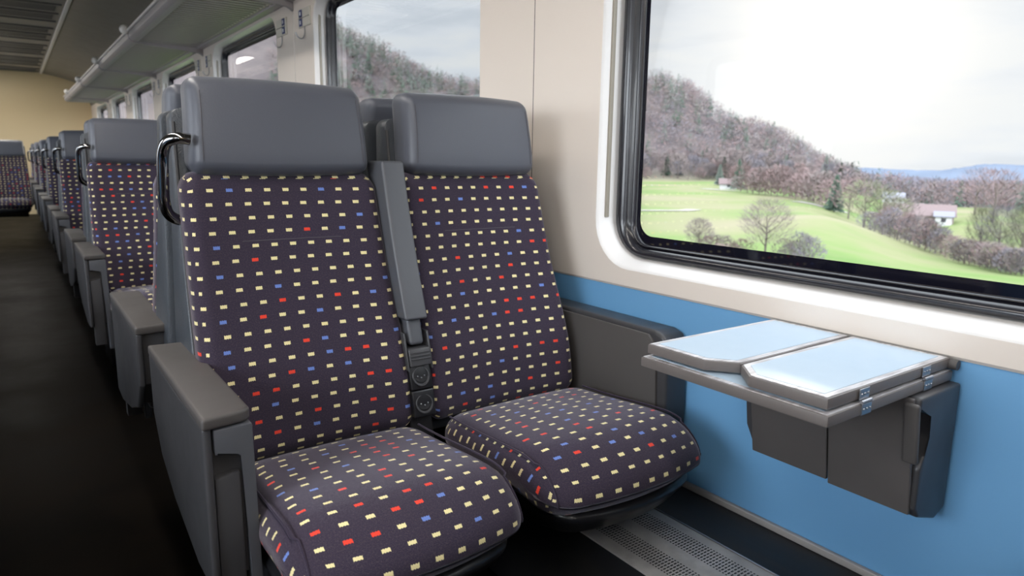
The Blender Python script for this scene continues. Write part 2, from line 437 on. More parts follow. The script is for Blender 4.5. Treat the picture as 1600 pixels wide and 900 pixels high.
# ceiling cross-section
prof = [(XR, 1.955), (1.24, 2.13), (1.16, 2.28), (1.06, 2.365), (.82, 2.43), (.60, 2.478), (.58, 2.49), (-.78, 2.49), (-.80, 2.478), (-1.02, 2.43), (-1.26, 2.365), (-1.36, 2.28), (-1.44, 2.13), (XL, 1.955)]
bm = bmesh.new()
for (xa, za), (xb, zb) in zip(prof, prof[1:]):
    bm.faces.new([bm.verts.new(p) for p in ((xa, YB, za), (xb, YB, zb), (xb, YE, zb), (xa, YE, za))])
bmesh.ops.remove_doubles(bm, verts=bm.verts, dist=1e-4)
ce = tag(finish(bm, 'ceiling', 'ceiling', sharp=50), 'dim grey carriage ceiling with raised middle', kind='structure')
bm = bmesh.new()
for (xa, za), (xb, zb) in zip(prof, prof[1:]):
    bm.faces.new([bm.verts.new(p) for p in ((xa * 1.04, YB, za + .05), (xb * 1.04, YB, zb + .05), (xb * 1.04, YE, zb + .05), (xa * 1.04, YE, za + .05))])
finish(bm, 'roof_skin', 'gap', ce)
bm = bmesh.new()                                     # cross joints and vent slats of the middle panels
y = YB + .3
while y < YE:
    box(bm, -.74, .54, y, y + .03, 2.474, 2.492, .002)
    if int(y * 2) % 3 != 0:
        for q in range(5): box(bm, -.02, .50, y + .09 + q * .07, y + .115 + q * .07, 2.480, 2.492, .002)
    y += .52
finish(bm, 'ceiling_slats', 'ceiling_dark', ce)
for nm, X0 in (('trim_right', .58), ('trim_left', -.78)):
    bm = bmesh.new(); box(bm, X0 - .018, X0 + .018, YB, YE, 2.462, 2.486, .005)
    tag(finish(bm, nm, 'cream_light'), 'pale ceiling rail running the length of the carriage' + (' over the seats' if X0 > 0 else ' on the far side'), kind='structure')
for nm, Y, s in (('wall_far', YE, 1), ('wall_near', YB, -1)):
    bm = bmesh.new(); bm.faces.new([bm.verts.new(p) for p in [(XL, Y, 0), (XR, Y, 0)] + [(x, Y, z) for x, z in prof]])
    tag(finish(bm, nm, 'end_wall'), 'warm cream end wall of the carriage' if s > 0 else 'end wall behind the photographer', kind='structure')

# base: heater duct along the window wall, black ledge, perforated cover, light trim
bm = bmesh.new(); box(bm, .94, XR + .004, YB, YE, 0, DUCT, .004)
du = tag(finish(bm, 'heater_duct', 'dusty_black'), 'low black heater duct along the blue wall with a perforated grey cover', 'heater')
du['category'] = 'heater'
bm = bmesh.new(); box(bm, .937, 1.146, YB, YE, DUCT, DUCT + .004, .0015); finish(bm, 'perforated_cover', 'perforated', du)
bm = bmesh.new(); box(bm, XR - .007, XR + .005, YB, YE, DUCT, DUCT + .016, .003)
tag(finish(bm, 'baseboard_right', 'skirting'), 'thin grey skirting strip at the foot of the blue wall', kind='structure')
bm = bmesh.new(); box(bm, 1.146, 1.150, YB, YE, DUCT, DUCT + .006, .001); finish(bm, 'cover_edge', 'steel', du)

# ------------------------------------------------------------------ ceiling lamps (one long strip per bay over the aisle)
lamp0 = None
for i, k in enumerate(range(-2, 7)):
    c = WC + WP * k
    if lamp0 is None:
        lt = thing('ceiling_lamp', 'x', 'lamp', (-.1, c, 2.49), 'strip lamps over the aisle')
        bm = bmesh.new(); box(bm, -.10, .10, -.95, .95, -.022, 0, .004); finish(bm, 'lamp_housing', 'cream_light', lt)
        bm = bmesh.new(); box(bm, -.075, .075, -.92, .92, -.030, -.0215, .003); finish(bm, 'diffuser', 'lamp', lt)
        lamp0 = lt
    else:
        lt = lamp0.copy(); COL.objects.link(lt); lt.location.y = c
        for ch in lamp0.children:
            d = ch.copy(); COL.objects.link(d); d.parent = lt
    if k in (2, 3, 4):                                     # these bays are unlit
        for ch in lt.children:
            if ch.name.startswith('diffuser'): ch.data = ch.data.copy(); ch.data.materials[0] = MATS['cream_light']
    lt['label'] = ['strip lamp over the aisle, hindmost of the row', 'strip lamp over the aisle just behind the camera', 'strip lamp over the aisle beside the folded table', 'strip lamp over the aisle beside the nearest seats', 'strip lamp over the aisle above the second facing seats', 'strip lamp over the aisle above the third facing seats', 'strip lamp over the aisle above the fourth facing seats', 'strip lamp over the aisle, last but one before the end wall', 'strip lamp over the aisle right before the cream end wall'][i]

# ------------------------------------------------------------------ seats
def lerp(a, b, t): return a + (b - a) * t
BP = [(.40, -.372), (.48, -.350), (.57, -.328), (.72, -.283), (.85, -.235), (1.03, -.180), (1.10, -.165), (1.25, -.140)]
def back_y(z):
    for (z0, y0), (z1, y1) in zip(BP, BP[1:]):
        if z <= z1 or (z1, y1) == BP[-1]:
            t = (z - z0) / (z1 - z0); return lerp(y0, y1, t)
def sm(t): t = max(0, min(1, t)); return t * t * (3 - 2 * t)
CWS = {'aisle': (.424, .006), 'window': (.445, -.004)}
CW, CL, CH = .445, .46, .105       # cushion
def cushion_f(p):
    x, y, z = p
    t = (CL / 2 - y) / CL                                  # 0 at the rear, 1 at the front
    q = 1 - (x / (CW / 2)) ** 2
    up = 1 if z > 0 else 0
    zz = z + .016 * q * (.3 + sm(t * 1.3)) * (z / (CH / 2) * .5 + .5) + .022 * sm(t * 1.2) - .030 * sm((t - .72) / .28) * (.5 + .5 * up)
    yy = y - .050 * q * sm((t - .3) / .7) + .03 * sm((t - .75) / .25) * (0.5 - z / CH)
    return (x * lerp(.985, 1.02, sm(t * 1.3)), yy, zz + .004 * (1 - sm(t * 2)))
BW, BT, BH = .437, .085, .585
def backrest_f(p):
    x, y, z = p; Z = z + .755; s = x / (BW / 2)
    top = sm((z + BH / 2) / BH)
    front = (1 - (y / (BT / 2))) / 2                       # 1 on the front face
    yy = y + BT / 2 + back_y(Z) - front * (.012 * abs(s) ** 3 - .010 * (1 - s * s)) - front * .012 * math.exp(-((Z - .62) / .09) ** 2)
    return (x * lerp(1.03, .975, top), yy, z)
SEATS = {}
def make_seat(kind, fwd):
    """kind 'aisle' or 'window'; built facing -y about x = seat centre, y = back-to-back centre line, then flipped when fwd is -1"""
    X0 = {'aisle': .487, 'window': .976}[kind]
    global CW
    CW, CX = CWS[kind]
    root = thing('passenger_seat', 'x', 'seat')
    bm = bmesh.new(); rbox(bm, (CX, -.583, .442), (CW, CL, CH), (.060, .085, .050), (10, 12, 2), cushion_f, 6, 'cushion')
    cu = finish(bm, 'seat_cushion', 'fabric', root, sharp=None)
    for s in (-1, 1):                                      # stitched piping that runs along each side and round the nose
        path = []
        for i in range(40):
            t = i / 39
            if t < .75: q = Vector((s * (CW / 2 - .016), lerp(CL / 2 - .05, -CL / 2 + .085, t / .75), CH / 2 - .0045))
            else:
                a = R(90 * (t - .75) / .25)
                q = Vector((s * (CW / 2 - .024), -CL / 2 + .085 - .083 * math.sin(a) + .008, -.01 + (CH / 2 + .004) * math.cos(a)))
            path.append(Vector(cushion_f(q)) + Vector((CX, -.583, .4425)))
        bm = bmesh.new(); tube(bm, path, .0022, 6); finish(bm, 'piping', 'fabric', cu)
    bm = bmesh.new(); rbox(bm, (0, 0, .755), (BW, BT, BH), (.035, .034, .045), (10, 1, 20), backrest_f, 5, 'back')
    bk = finish(bm, 'backrest', 'fabric', root, sharp=None)
    bm = bmesh.new(); tube(bm, [Vector(backrest_f((lerp(-.11, .11, i / 20), -BT / 2 - .0002, .905 - .755))) + Vector((0, 0, .755)) for i in range(21)], .0008, 5)
    finish(bm, 'seam', 'seam', bk)
    # headrest, slightly narrower at the top, seam down each end
    HW, HT, HH = .391, .095, .198
    def head_f(p):
        x, y, z = p; t = z / HH + .5; q = 1 - (x / (HW / 2)) ** 2
        fr = (1 - y / (HT / 2)) / 2
        return (x * lerp(1.0, .965, sm(t)), y - .005 * fr * q - .012 * fr * (1 - abs(2 * t - 1) ** 3) + z * .17, z + .010 * q * (t - .5) + (.010 * x / HW if kind == 'aisle' else 0) * -t * 0)
    bm = bmesh.new(); rbox(bm, (.004, -.118, 1.142), (HW, HT, HH), (.024, .034, .028), (10, 1, 6), head_f, 6)
    hd = finish(bm, 'headrest', 'leather', root, sharp=None)
    for s in (-1, 1):
        bm = bmesh.new()
        path = [Vector(head_f((s * (HW / 2 - .022), -HT / 2 + (.004 if abs(zz) > HH / 2 - .03 else 0), zz))) + Vector((.004, -.1186, 1.142)) for zz in [lerp(-HH / 2 + .03, HH / 2 - .03, i / 12) for i in range(13)]]
        tube(bm, path, .0009, 5); finish(bm, 'headrest_seam', 'seam', hd)
    # moulded shell behind
    def shell_f(p):
        x, y, z = p; Z = z + .80
        t = (y + .5)                                       # 0 front .. 1 back
        y0 = back_y(Z) + .070; y1 = lerp(-.045, -.03, (Z - .4) / .8)
        return (x * lerp(1.02, .93, sm((Z - .45) / .75)), lerp(y0, y1, t), z)
    bm = bmesh.new(); rbox(bm, (0, 0, .80), (.445, 1.0, .76), (.03, .05, .025), (2, 2, 12), shell_f, 4)
    finish(bm, 'back_shell', 'plastic_grain', root, sharp=None)
    # thin rim of the shell between headrest and shell
    for s in (-1, 1):
        bm = bmesh.new()
        tube(bm, [(s * lerp(.2165, .203, sm((z - .6) / .6)), back_y(z) + .070, z) for z in [lerp(.55, 1.150, i / 16) for i in range(17)]], .004, 6)
        finish(bm, 'shell_rim', 'plastic', root)
    # pan under the cushion and the pedestal
    def pan_f(p):
        q = 1 - (p[0] / .215) ** 2; t = .5 - p[1] / .44
        return (p[0] * lerp(.80, 1, (p[2] + .04) / .08), p[1] - .045 * q * sm((t - .3) / .7) + .05 * (.5 - p[2] / .08) * sm(t), p[2] + .012 * sm(t))
    bm = bmesh.new(); rbox(bm, (0, -.575, .368), (.425, .44, .08), (.05, .07, .03), (6, 6, 1), pan_f, 4)
    finish(bm, 'seat_pan', 'black_plastic', root, sharp=None)
    bm = bmesh.new(); box(bm, -.17, .17, -.46, -.10, DUCT + .002 if kind == 'window' else .0, .36, .01) if kind == 'window' else box(bm, -.16, .16, -.44, -.12, 0, .35, .01)
    finish(bm, 'pedestal', 'black_plastic', root)
    if kind == 'aisle':
        ax = -.250                                         # armrest centre: x .237
        sp = [(-.606, .662), (-.612, .38), (-.50, .38), (-.30, .415), (-.17, .455), (-.100, .530), (-.095, .662)]
        bm = bmesh.new(); prism(bm, sp, ax - .036, ax - .022, 'yz', .006, 3)
        sd_ = finish(bm, 'armrest_panel', 'plastic', root)
        sp2 = [(-.586, .662), (-.590, .39), (-.50, .39), (-.30, .425), (-.17, .465), (-.115, .530), (-.110, .662)]
        bm = bmesh.new(); prism(bm, sp2, ax - .026, ax + .034, 'yz', .004, 2); finish(bm, 'armrest_core', 'plastic', sd_)
        bm = bmesh.new(); prism(bm, [(-.585, .600), (-.59, .34), (-.50, .34), (-.28, .40), (-.15, .44), (-.14, .645), (-.585, .645)], ax + .030, ax + .041, 'yz', .004, 2)
        finish(bm, 'inner_panel', 'plastic', sd_)
        bm = bmesh.new(); prism(bm, [(ax - .0365, -.612), (ax + .030, -.600), (ax + .042, -.588), (ax + .042, -.10), (ax - .0365, -.092)], .658, .679, 'xy', .006, 3)
        finish(bm, 'armrest_pad', 'plastic_warm', root)
        bm = bmesh.new()
        L = [(ax - .019, .656), (ax + .041, .656), (ax + .046, .28), (ax + .027, .28), (ax + .024, .606), (ax + .018, .613), (ax - .019, .613)]
        prism(bm, L, -.606, -.575, 'xz', .004, 2)
        finish(bm, 'tilt_lever', 'plastic_light', root)
        bm = bmesh.new(); prism(bm, [(ax - .021, .572), (ax + .018, .578), (ax + .020, .30), (ax - .021, .30)], -.604, -.570, 'xz', .004, 2)
        finish(bm, 'front_cover', 'plastic', root)
        if fwd > 0:                                        # grab handle at the shoulder
            bm = bmesh.new()
            pts = smooth_path([(-.190, -.178, 1.112), (-.212, -.176, 1.114), (-.230, -.164, 1.106), (-.2375, -.150, 1.080), (-.239, -.142, 1.03), (-.239, -.137, .990), (-.232, -.132, .962), (-.214, -.130, .948), (-.190, -.130, .946)], 6)
            tube(bm, pts, .0115, 14); finish(bm, 'grab_handle', 'chrome', root)
    bpy.context.view_layer.update()
    if fwd < 0:
        for o in root.children:
            flipmesh(o)
            for c in o.children: flipmesh(c)
    return root
def copy_tree(o, parent=None):
    c = o.copy(); COL.objects.link(c); c.parent = parent
    for ch in o.children: copy_tree(ch, c)
    return c
def make_console(fwd):
    root = thing('centre_armrest', 'x', 'armrest')
    def lean(p): return (p[0], p[1] + back_y(p[2]) - .030, p[2])
    # the armrest folded up: a long box that follows the lean of the backs
    bm = bmesh.new(); box(bm, -.029, .029, -.012, .075, .715, 1.075, .007, lean, 3, 4)
    am = finish(bm, 'folding_arm', 'plastic_light', root)
    bm = bmesh.new(); box(bm, -.019, .019, .005, .06, .655, .735, .010, lean, 3, 2)
    finish(bm, 'hinge_arm', 'plastic_light', am)
    bm = bmesh.new(); box(bm, -.030, .030, .04, .16, .36, .70, .006, lean, 3, 4)
    hs = finish(bm, 'console', 'black_plastic', root)
    bm = bmesh.new()
    for s in (-1, 1): box(bm, s * .030 - .0025, s * .030 + .0025, .005, .07, .60, .685, .002, lean, 2, 2)
    box(bm, -.027, .027, .000, .05, .61, .650, .003, lean)
    for q in range(3): box(bm, -.025, .025, -.004, .01, .640 - q * .007, .643 - q * .007, .001, lean)
    finish(bm, 'hinge_bracket', 'plastic', hs)
    for z in (.585, .523):
        bm = bmesh.new(); box(bm, -.028, .028, .012, .05, z - .030, z + .030, .003, lean)
        so = finish(bm, 'power_socket', 'black_plastic', root)
        bm = bmesh.new()
        yc = back_y(z) - .030 + .0115
        nseg = 24
        R1 = []
        for rr, dy in ((.0225, 0), (.0215, -.0015), (.0195, -.0015), (.0185, .001), (.017, .001)):
            R1.append([bm.verts.new((rr * math.cos(a * 2 * math.pi / nseg), yc + dy - (0.0) + (rr * math.sin(a * 2 * math.pi / nseg)) * .35, z + rr * math.sin(a * 2 * math.pi / nseg))) for a in range(nseg)])
        for A, B in zip(R1, R1[1:]):
            for a in range(nseg): bm.faces.new((A[a], A[(a + 1) % nseg], B[(a + 1) % nseg], B[a]))
        finish(bm, 'socket_ring', 'plastic', so)
        bm = bmesh.new()
        bm.faces.new([bm.verts.new((.017 * math.cos(a * 2 * math.pi / nseg) * (1 if abs(math.cos(a * 2 * math.pi / nseg)) < .8 else .95), yc + .0009 + .017 * math.sin(a * 2 * math.pi / nseg) * .35, z + .017 * math.sin(a * 2 * math.pi / nseg) * .8)) for a in range(nseg)])
        finish(bm, 'socket_face', 'gap', so)
        bm = bmesh.new()
        for (px, pz) in ((-.009, 0), (.0, -.004), (.009, 0)): sphere(bm, (px, yc + pz * .35, z + pz), .0020, 8, 6)
        finish(bm, 'socket_hole', 'steel', so)
    bpy.context.view_layer.update()
    if fwd < 0:
        for o in root.children:
            flipmesh(o)
            for c in o.children: flipmesh(c)
    return root
def make_wall_arm(fwd):
    root = thing('wall_armrest', 'x', 'armrest')
    bm = bmesh.new()
    P = [(-.03, .681), (-.60, .681), (-.628, .672), (-.640, .650), (-.650, .40), (-.56, .36), (-.03, .36)]
    prism(bm, P, 1.225, 1.302, 'yz', .010, 3); finish(bm, 'armrest_body', 'plastic', root)
    bm = bmesh.new(); prism(bm, [(-.03, .67), (-.585, .67), (-.612, .645), (-.625, .42), (-.54, .38), (-.03, .38)], 1.218, 1.23, 'yz', .003, 2)
    finish(bm, 'face_panel', 'plastic_warm', root)
    bpy.context.view_layer.update()
    if fwd < 0:
        for o in root.children: flipmesh(o)
    return root
ORD = ['nearest', 'second', 'third', 'fourth', 'fifth', 'sixth', 'seventh']
XS = {'aisle': .487, 'window': .976}
protos = {}
def put(key, maker, loc, label, group):
    if key not in protos: o = maker(); protos[key] = o
    else: o = copy_tree(protos[key])
    o.location = loc; o['label'] = label; o['group'] = group
    return o
G1, G2 = 'patterned seats facing the camera', 'patterned seats facing away from the camera'
for k in range(-1, 7):
    c = SC0 + SP * k if k >= 0 else -.505
    for fwd in (1, -1):
        if k == -1 and fwd == 1: continue
        if k == 6 and fwd == -1: continue
        for kind in ('aisle', 'window'):
            if k == -1: lab = 'dark patterned %s seat opposite the nearest pair' % kind + (', only its cushion corner showing' if kind == 'window' else '')
            elif fwd == 1: lab = ('large dark patterned %s seat in the nearest row facing the camera, grey headrest' % kind) if k == 0 else 'dark patterned %s seat in the %s row of seats facing the camera' % (kind, ORD[k])
            else: lab = 'grey-shelled %s seat back to back with the %s row of seats facing the camera' % (kind, ORD[k])
            put(('seat', kind, fwd), lambda: make_seat(kind, fwd), (XS[kind], c, 0), lab, G1 if fwd == 1 else G2)
        what = 'opposite the nearest pair' if k == -1 else ('of the %s row facing the camera' % ORD[k] if fwd == 1 else 'of the pair behind the %s row' % ORD[k])
        put(('con', fwd), lambda: make_console(fwd), (.727, c, 0), 'folded upright armrest with two sockets below, between seats ' + what, 'folded armrests between seats')
        put(('wal', fwd), lambda: make_wall_arm(fwd), (0, c, 0), 'dark plastic wall armrest beside the window seat ' + what, 'armrests on the blue wall')
# the seats across the aisle: the same rows turned round, against the far wall
for k in range(-1, 4):
    c = SC0 + SP * k
    for fwd in (1, -1):
        for kind in ('aisle', 'window'):
            o = copy_tree(protos[('seat', kind, fwd)]); o.location = (-.2 - XS[kind], c, 0); o.rotation_euler.z = math.pi
            o['label'] = 'dark patterned seat across the aisle, out of sight beyond the left edge'; o['group'] = 'seats across the aisle'
# the seats seen at the end of the aisle
for kind, x in (('aisle', -.04), ('window', -.53)):
    o = copy_tree(protos[('seat', 'window', 1)]); o.location = (x, 11.2, 0)
    o['label'] = 'dark seat standing at the far end of the aisle' + ('' if kind == 'aisle' else ', outer one of the two'); o['group'] = 'seats at the end of the aisle'

# ------------------------------------------------------------------ folding wall table with bin below
tb = thing('folding_table', 'grey folding wall table with two pale blue leaves under the window', 'table', (XR, .655, .70))
TX = XR
def wp(bm_poly): return bm_poly
def tbl(o): o.location = (-TX, -.655, -.70); return o
def leaf(name, poly, zt, th, parent):
    bm = bmesh.new(); prism(bm, poly, zt - th, zt - .0012, 'xy', .0035, 2)
    o = finish(bm, name, 'table_edge', parent)
    cx = sum(p[0] for p in poly) / len(poly); cy = sum(p[1] for p in poly) / len(poly)
    def inset(poly, d):
        out = []; n = len(poly)
        area = sum(poly[i][0] * poly[(i + 1) % n][1] - poly[(i + 1) % n][0] * poly[i][1] for i in range(n))
        sg = 1 if area > 0 else -1
        for i in range(n):
            a = Vector(poly[i - 1]); b = Vector(poly[i]); c = Vector(poly[(i + 1) % n])
            n1 = Vector((-(b - a).y, (b - a).x)).normalized() * sg; n2 = Vector((-(c - b).y, (c - b).x)).normalized() * sg
            bi = (n1 + n2); bi = bi / max(.3, bi.dot(n1)) ; out.append(tuple(b + bi * d))
        return out
    bm = bmesh.new(); prism(bm, inset(poly, .003), zt - .0016, zt - .0002, 'xy', .0004, 1); finish(bm, 'metal_margin', 'margin', o)
    ip = inset(poly, .014); ip[0] = ip[0]
    bm = bmesh.new(); prism(bm, ip, zt - .0010, zt + .0003, 'xy', 0); finish(bm, 'laminate_top', 'laminate', o)
    return o
la = leaf('table_leaf', [(.910, .832), (1.290, .828), (1.290, .6595), (.950, .6595), (.912, .706)], .757, .019, tb)
lb = leaf('table_leaf', [(.906, .484), (.902, .612), (.944, .6565), (1.290, .6565), (1.290, .481)], .757, .019, tb)
lo = leaf('table_board', [(.896, .834), (1.295, .834), (1.295, .476), (.896, .476)], .735, .019, tb)
for x in (1.00, 1.20):                                     # hinges that join upper leaf and lower board
    bm = bmesh.new()
    for (z0, z1, yy) in ((.7385, .7555, .4812), (.7165, .7335, .4762)):
        box(bm, x - .014, x + .014, yy - .0015, yy, z0, z1, .0005)
    tube(bm, [(x - .014, .4765, .7365), (x + .014, .4765, .7365)], .0028, 8)
    for sx in (-.009, 0, .009):
        for zz, yy in ((.7475, .4795), (.7255, .4745)): sphere(bm, (x + sx, yy, zz), .0018, 8, 6)
    finish(bm, 'hinge', 'steel', tb)
# bracket body on the wall
bd = [(1.150, .714), (1.299, .714), (1.299, .482), (1.262, .470), (1.195, .492), (1.178, .512), (1.176, .585), (1.19, .606), (1.205, .635), (1.200, .68), (1.150, .690)]
bm = bmesh.new(); prism(bm, bd, .462, .490, 'xz', .006, 3)
br = finish(bm, 'wall_bracket', 'plastic', tb)
bm = bmesh.new(); prism(bm, [(1.165, .714), (1.299, .714), (1.299, .495), (1.215, .505), (1.185, .60)], .49, .800, 'xz', .004, 2)
finish(bm, 'bin_body', 'plastic', tb)
for (y0, y1) in ((.470, .6135), (.6165, .775)):            # the two front plates, leaning out
    def pf(p): return (p[0] + (.70 - p[2]) * .16 , p[1], p[2])
    lowz = .500 if y0 < .5 else .506
    bm = bmesh.new(); box(bm, 1.143, 1.151, y0, y1, lowz, .712, .002, pf)
    pl_ = finish(bm, 'front_plate', 'bin_plate', tb)
    if y0 < .5:
        bm = bmesh.new(); box(bm, 1.134, 1.146, .458, .482, .600, .706, .005, pf); finish(bm, 'finger_tab', 'plastic_warm', pl_)
bm = bmesh.new(); prism(bm, [(.774, .712), (.789, .70), (.789, .560), (.774, .520)], 1.146, 1.20, 'yz', .003, 2)
for v in bm.verts: v.co.x += (.70 - v.co.z) * .16
finish(bm, 'side_cap', 'plastic', tb)
bm = bmesh.new(); tube(bm, [(1.291, .490, .745), (1.291, .468, .745)], .009, 12); finish(bm, 'pivot', 'plastic_warm', tb)
for o in tb.children: o.matrix_parent_inverse = Matrix.Translation((-XR, -.655, -.70))

# ------------------------------------------------------------------ luggage rack
RX, RZ = .79, 1.98
rk = thing('luggage_rack', 'grey metal luggage rack running above the windows over the seats', 'rack')
bm = bmesh.new(); y = YB + .05
RE = 13.4
while y < RE:
    box(bm, .85, 1.27, y, y + .028, 1.905, 1.908, .002, nc=1); y += .062
finish(bm, 'rack_slats', 'rack_metal', rk)
bm = bmesh.new(); prism(bm, [(.793, 1.970), (.793, 1.930), (.815, 1.908), (.85, 1.903), (.85, 1.911), (.825, 1.915), (.799, 1.935), (.799, 1.97)], YB, RE, 'xz', .002, 1); finish(bm, 'front_profile', 'rack_metal', rk)
bm = bmesh.new(); tube(bm, [(RX, YB, RZ), (RX, RE, RZ)], .010, 10); finish(bm, 'front_rail', 'cream_light', rk)
bm = bmesh.new(); prism(bm, [(1.25, 1.895), (1.302, 1.895), (1.302, 1.935), (1.25, 1.915)], YB, RE, 'xz', .003, 1); finish(bm, 'wall_rail', 'rack_metal', rk)
for k in range(-3, 6):
    yb = WC + WP * (k + .5)
    if yb < YB: continue
    bm = bmesh.new(); prism(bm, [(1.30, 1.955), (1.30, 1.845), (1.27, 1.870), (.82, 1.894), (.79, 1.915), (.787, 1.98), (.815, 1.925), (1.22, 1.925)], yb - .014, yb + .014, 'xz', .003, 1)
    finish(bm, 'bracket', 'rack_metal', rk)
    bm = bmesh.new(); sphere(bm, (RX - .020, yb, RZ + .004), .035); finish(bm, 'end_knob', 'knob_white', rk, sharp=None)

# ------------------------------------------------------------------ seat number plates with coat hooks on the pillars
GP = 'seat number plates with coat hooks'
GL = {'5': 'abcdf', '6': 'abcdef'}
pp = None; places = ['first', 'second', 'third', 'fourth', 'fifth']
for k in range(1, 6):
    yc = WC + WP * (k + .5)
    for s in (-1, 1):
        ys = yc + s * .185
        lab = 'cream number plate with blue squares and hook, %s side of the %s pillar on' % ('near' if s < 0 else 'far', places[k - 1])
        if pp is None or s == 1 and pp2 is None:
            t = thing('seat_number_plate', lab, 'sign', (XR, ys, 1.79), GP)
            bm = bmesh.new(); box(bm, -.008, .002, -.085, .085, -.045, .045, .003); finish(bm, 'plate', 'sign_cream', t)
            b2 = bmesh.new(); b3 = bmesh.new(); hk = bmesh.new()
            for zz in (.022, -.022):
                y0 = .045 * -s
                box(b2, -.0105, -.0075, y0 + (.0 if s < 0 else -.0) - .022, y0 + .022, zz - .018, zz + .018, .001)
                box(b3, -.0125, -.0100, y0 - .006, y0 + .006, zz - .009, zz + .009, .0008)
            finish(b2, 'number_field', 'sign_blue', t); finish(b3, 'number_print', 'white_print', t)
            bm = bmesh.new(); box(bm, -.0095, -.0075, -.080, .080, -.002, .0, .0005); finish(bm, 'divider', 'gap', t)
            tube(hk, smooth_path([(-.004, 0, -.045), (-.006, 0, -.085), (-.016, .01, -.105), (-.035, .02, -.098), (-.045, .025, -.075)], 5), .0028, 8)
            finish(hk, 'coat_hook', 'steel', t)
            if s < 0: pp = t; pp2 = None
            else: pp2 = t
        else:
            t = copy_tree(pp if s < 0 else pp2); t.location = (XR, ys, 1.79); t['label'] = lab
#LANDSCAPE
# ------------------------------------------------------------------ the country outside
def sstep(a, b, x):
    t = max(0.0, min(1.0, (x - a) / (b - a))); return t * t * (3 - 2 * t)
RIDGE = [(8, 11.5), (16, 10.6), (21.9, 8.8), (25.8, 7.3), (28.4, 6.1), (31, 5.3), (33.3, 5.1), (40, 5.9), (46.2, 5.7), (47.9, 5.8), (49.5, 5.2), (51.5, 3.7), (53.3, 2.2), (55.8, 1.9), (58.6, .1), (61.0, -1.3), (62.6, -2.0), (66, -2.6), (80, -3.2)]
def interp(tab, a):
    if a <= tab[0][0]: return tab[0][1]
    for (a0, v0), (a1, v1) in zip(tab, tab[1:]):
        if a <= a1: return v0 + (v1 - v0) * (a - a0) / (a1 - a0)
    return tab[-1][1]
RH = 520.0
def ground(x, y):
    """height of the land over the rail datum of this scene"""
    r = math.hypot(x, y); a = math.degrees(math.atan2(x, y))
    rel = -3.2 - 4.6 * sstep(4, 30, x) - 1.2 * sstep(40, 200, r)            # railway bank, then meadow
    rt = sstep(58, 66, a)
    rel += rt * (-3.6 * sstep(100, 150, r) - 10 * sstep(300, 520, r)) - 2.6 * sstep(59, 68, a) * sstep(40, 105, r)         # the valley beyond the near knoll on the right
    crest = math.exp(-((a - 60.5) / 5.5) ** 2 - ((r - 100) / 26) ** 2); rel += 1.6 * crest
    rel += 2.5 * math.exp(-((a - 69.5) / 2.6) ** 2 - ((r - 215) / 45) ** 2)
    rel += .5 * noise.noise(Vector((x * .018, y * .018, 0))) + .12 * noise.noise(Vector((x * .09, y * .09, 3)))
    top = RH * math.tan(R(interp(RIDGE, a)))
    hill = sstep(360, RH, r) * (top - rel) + sstep(RH, RH + 500, r) * 8
    if a < 64: rel += max(hill, 0) * (1 if a < 60 else 1 - sstep(60, 64, a))
    rel += 3.5 * noise.noise(Vector((x * .012, y * .012, 5))) * sstep(380, 440, r)
    rel += -14 * sstep(600, 1500, r) * sstep(60, 64, a)
    return CAMZ + rel
bm = bmesh.new(); grid = []
rads = [3.2, 5, 8] + [12 * 1.045 ** i for i in range(102)]
azs = [2 + 82 * i / 164 for i in range(165)]
for r_ in rads: grid.append([bm.verts.new((r_ * math.sin(R(a)) + 1.8, r_ * math.cos(R(a)), ground(r_ * math.sin(R(a)) + 1.8, r_ * math.cos(R(a))))) for a in azs])
for i in range(len(grid) - 1):
    for j in range(len(azs) - 1): bm.faces.new((grid[i][j], grid[i][j + 1], grid[i + 1][j + 1], grid[i + 1][j]))
def grass_fn(t, b, tcn):
    g = t.add('ShaderNodeNewGeometry'); P = g.outputs['Position']
    n1 = t.add('ShaderNodeTexNoise', i_Vector=P, i_Scale=.026, i_Detail=5.0, i_Roughness=.55)
    n2 = t.add('ShaderNodeTexNoise', i_Vector=P, i_Scale=.12, i_Detail=6.0, i_Roughness=.7)
    c = t.ramp(n1.outputs[0], [(.34, (.058, .108, .030)), (.46, (.085, .125, .042)), (.56, (.118, .128, .064)), (.68, (.14, .13, .085))])
    c = t.mix(t.math('MULTIPLY', t.math('SUBTRACT', n2.outputs[0], .45, clamp=True), 2.2, clamp=True), c, (.12, .118, .07, 1))
    s = t.add('ShaderNodeVectorMath', operation='LENGTH', i_0=P)
    far = t.add('ShaderNodeMapRange', i_Value=s.outputs['Value'], i_1=352.0, i_2=392.0)
    n3 = t.add('ShaderNodeTexNoise', i_Vector=P, i_Scale=.05, i_Detail=5.0)
    c = t.mix(far.outputs[0], c, t.ramp(n3.outputs[0], [(.4, (.058, .050, .052)), (.6, (.085, .072, .07))]))
    t.set(b.inputs['Base Color'], c)
pbr('meadow', (.2, .3, .1), .95, spec=.05, fn=grass_fn)
tag(finish(bm, 'terrain', 'meadow', sharp=None), 'green meadows and wooded slope outside the train windows', kind='structure')
pbr('far_wood_haze', (0.082, 0.098, 0.129), 1, spec=0, mott=.25, mscale=.004)  # blue of the distance haze is mixed into this base colour
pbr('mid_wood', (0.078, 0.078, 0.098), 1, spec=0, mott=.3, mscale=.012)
pbr('path', (0.187, 0.172, 0.156), .9)
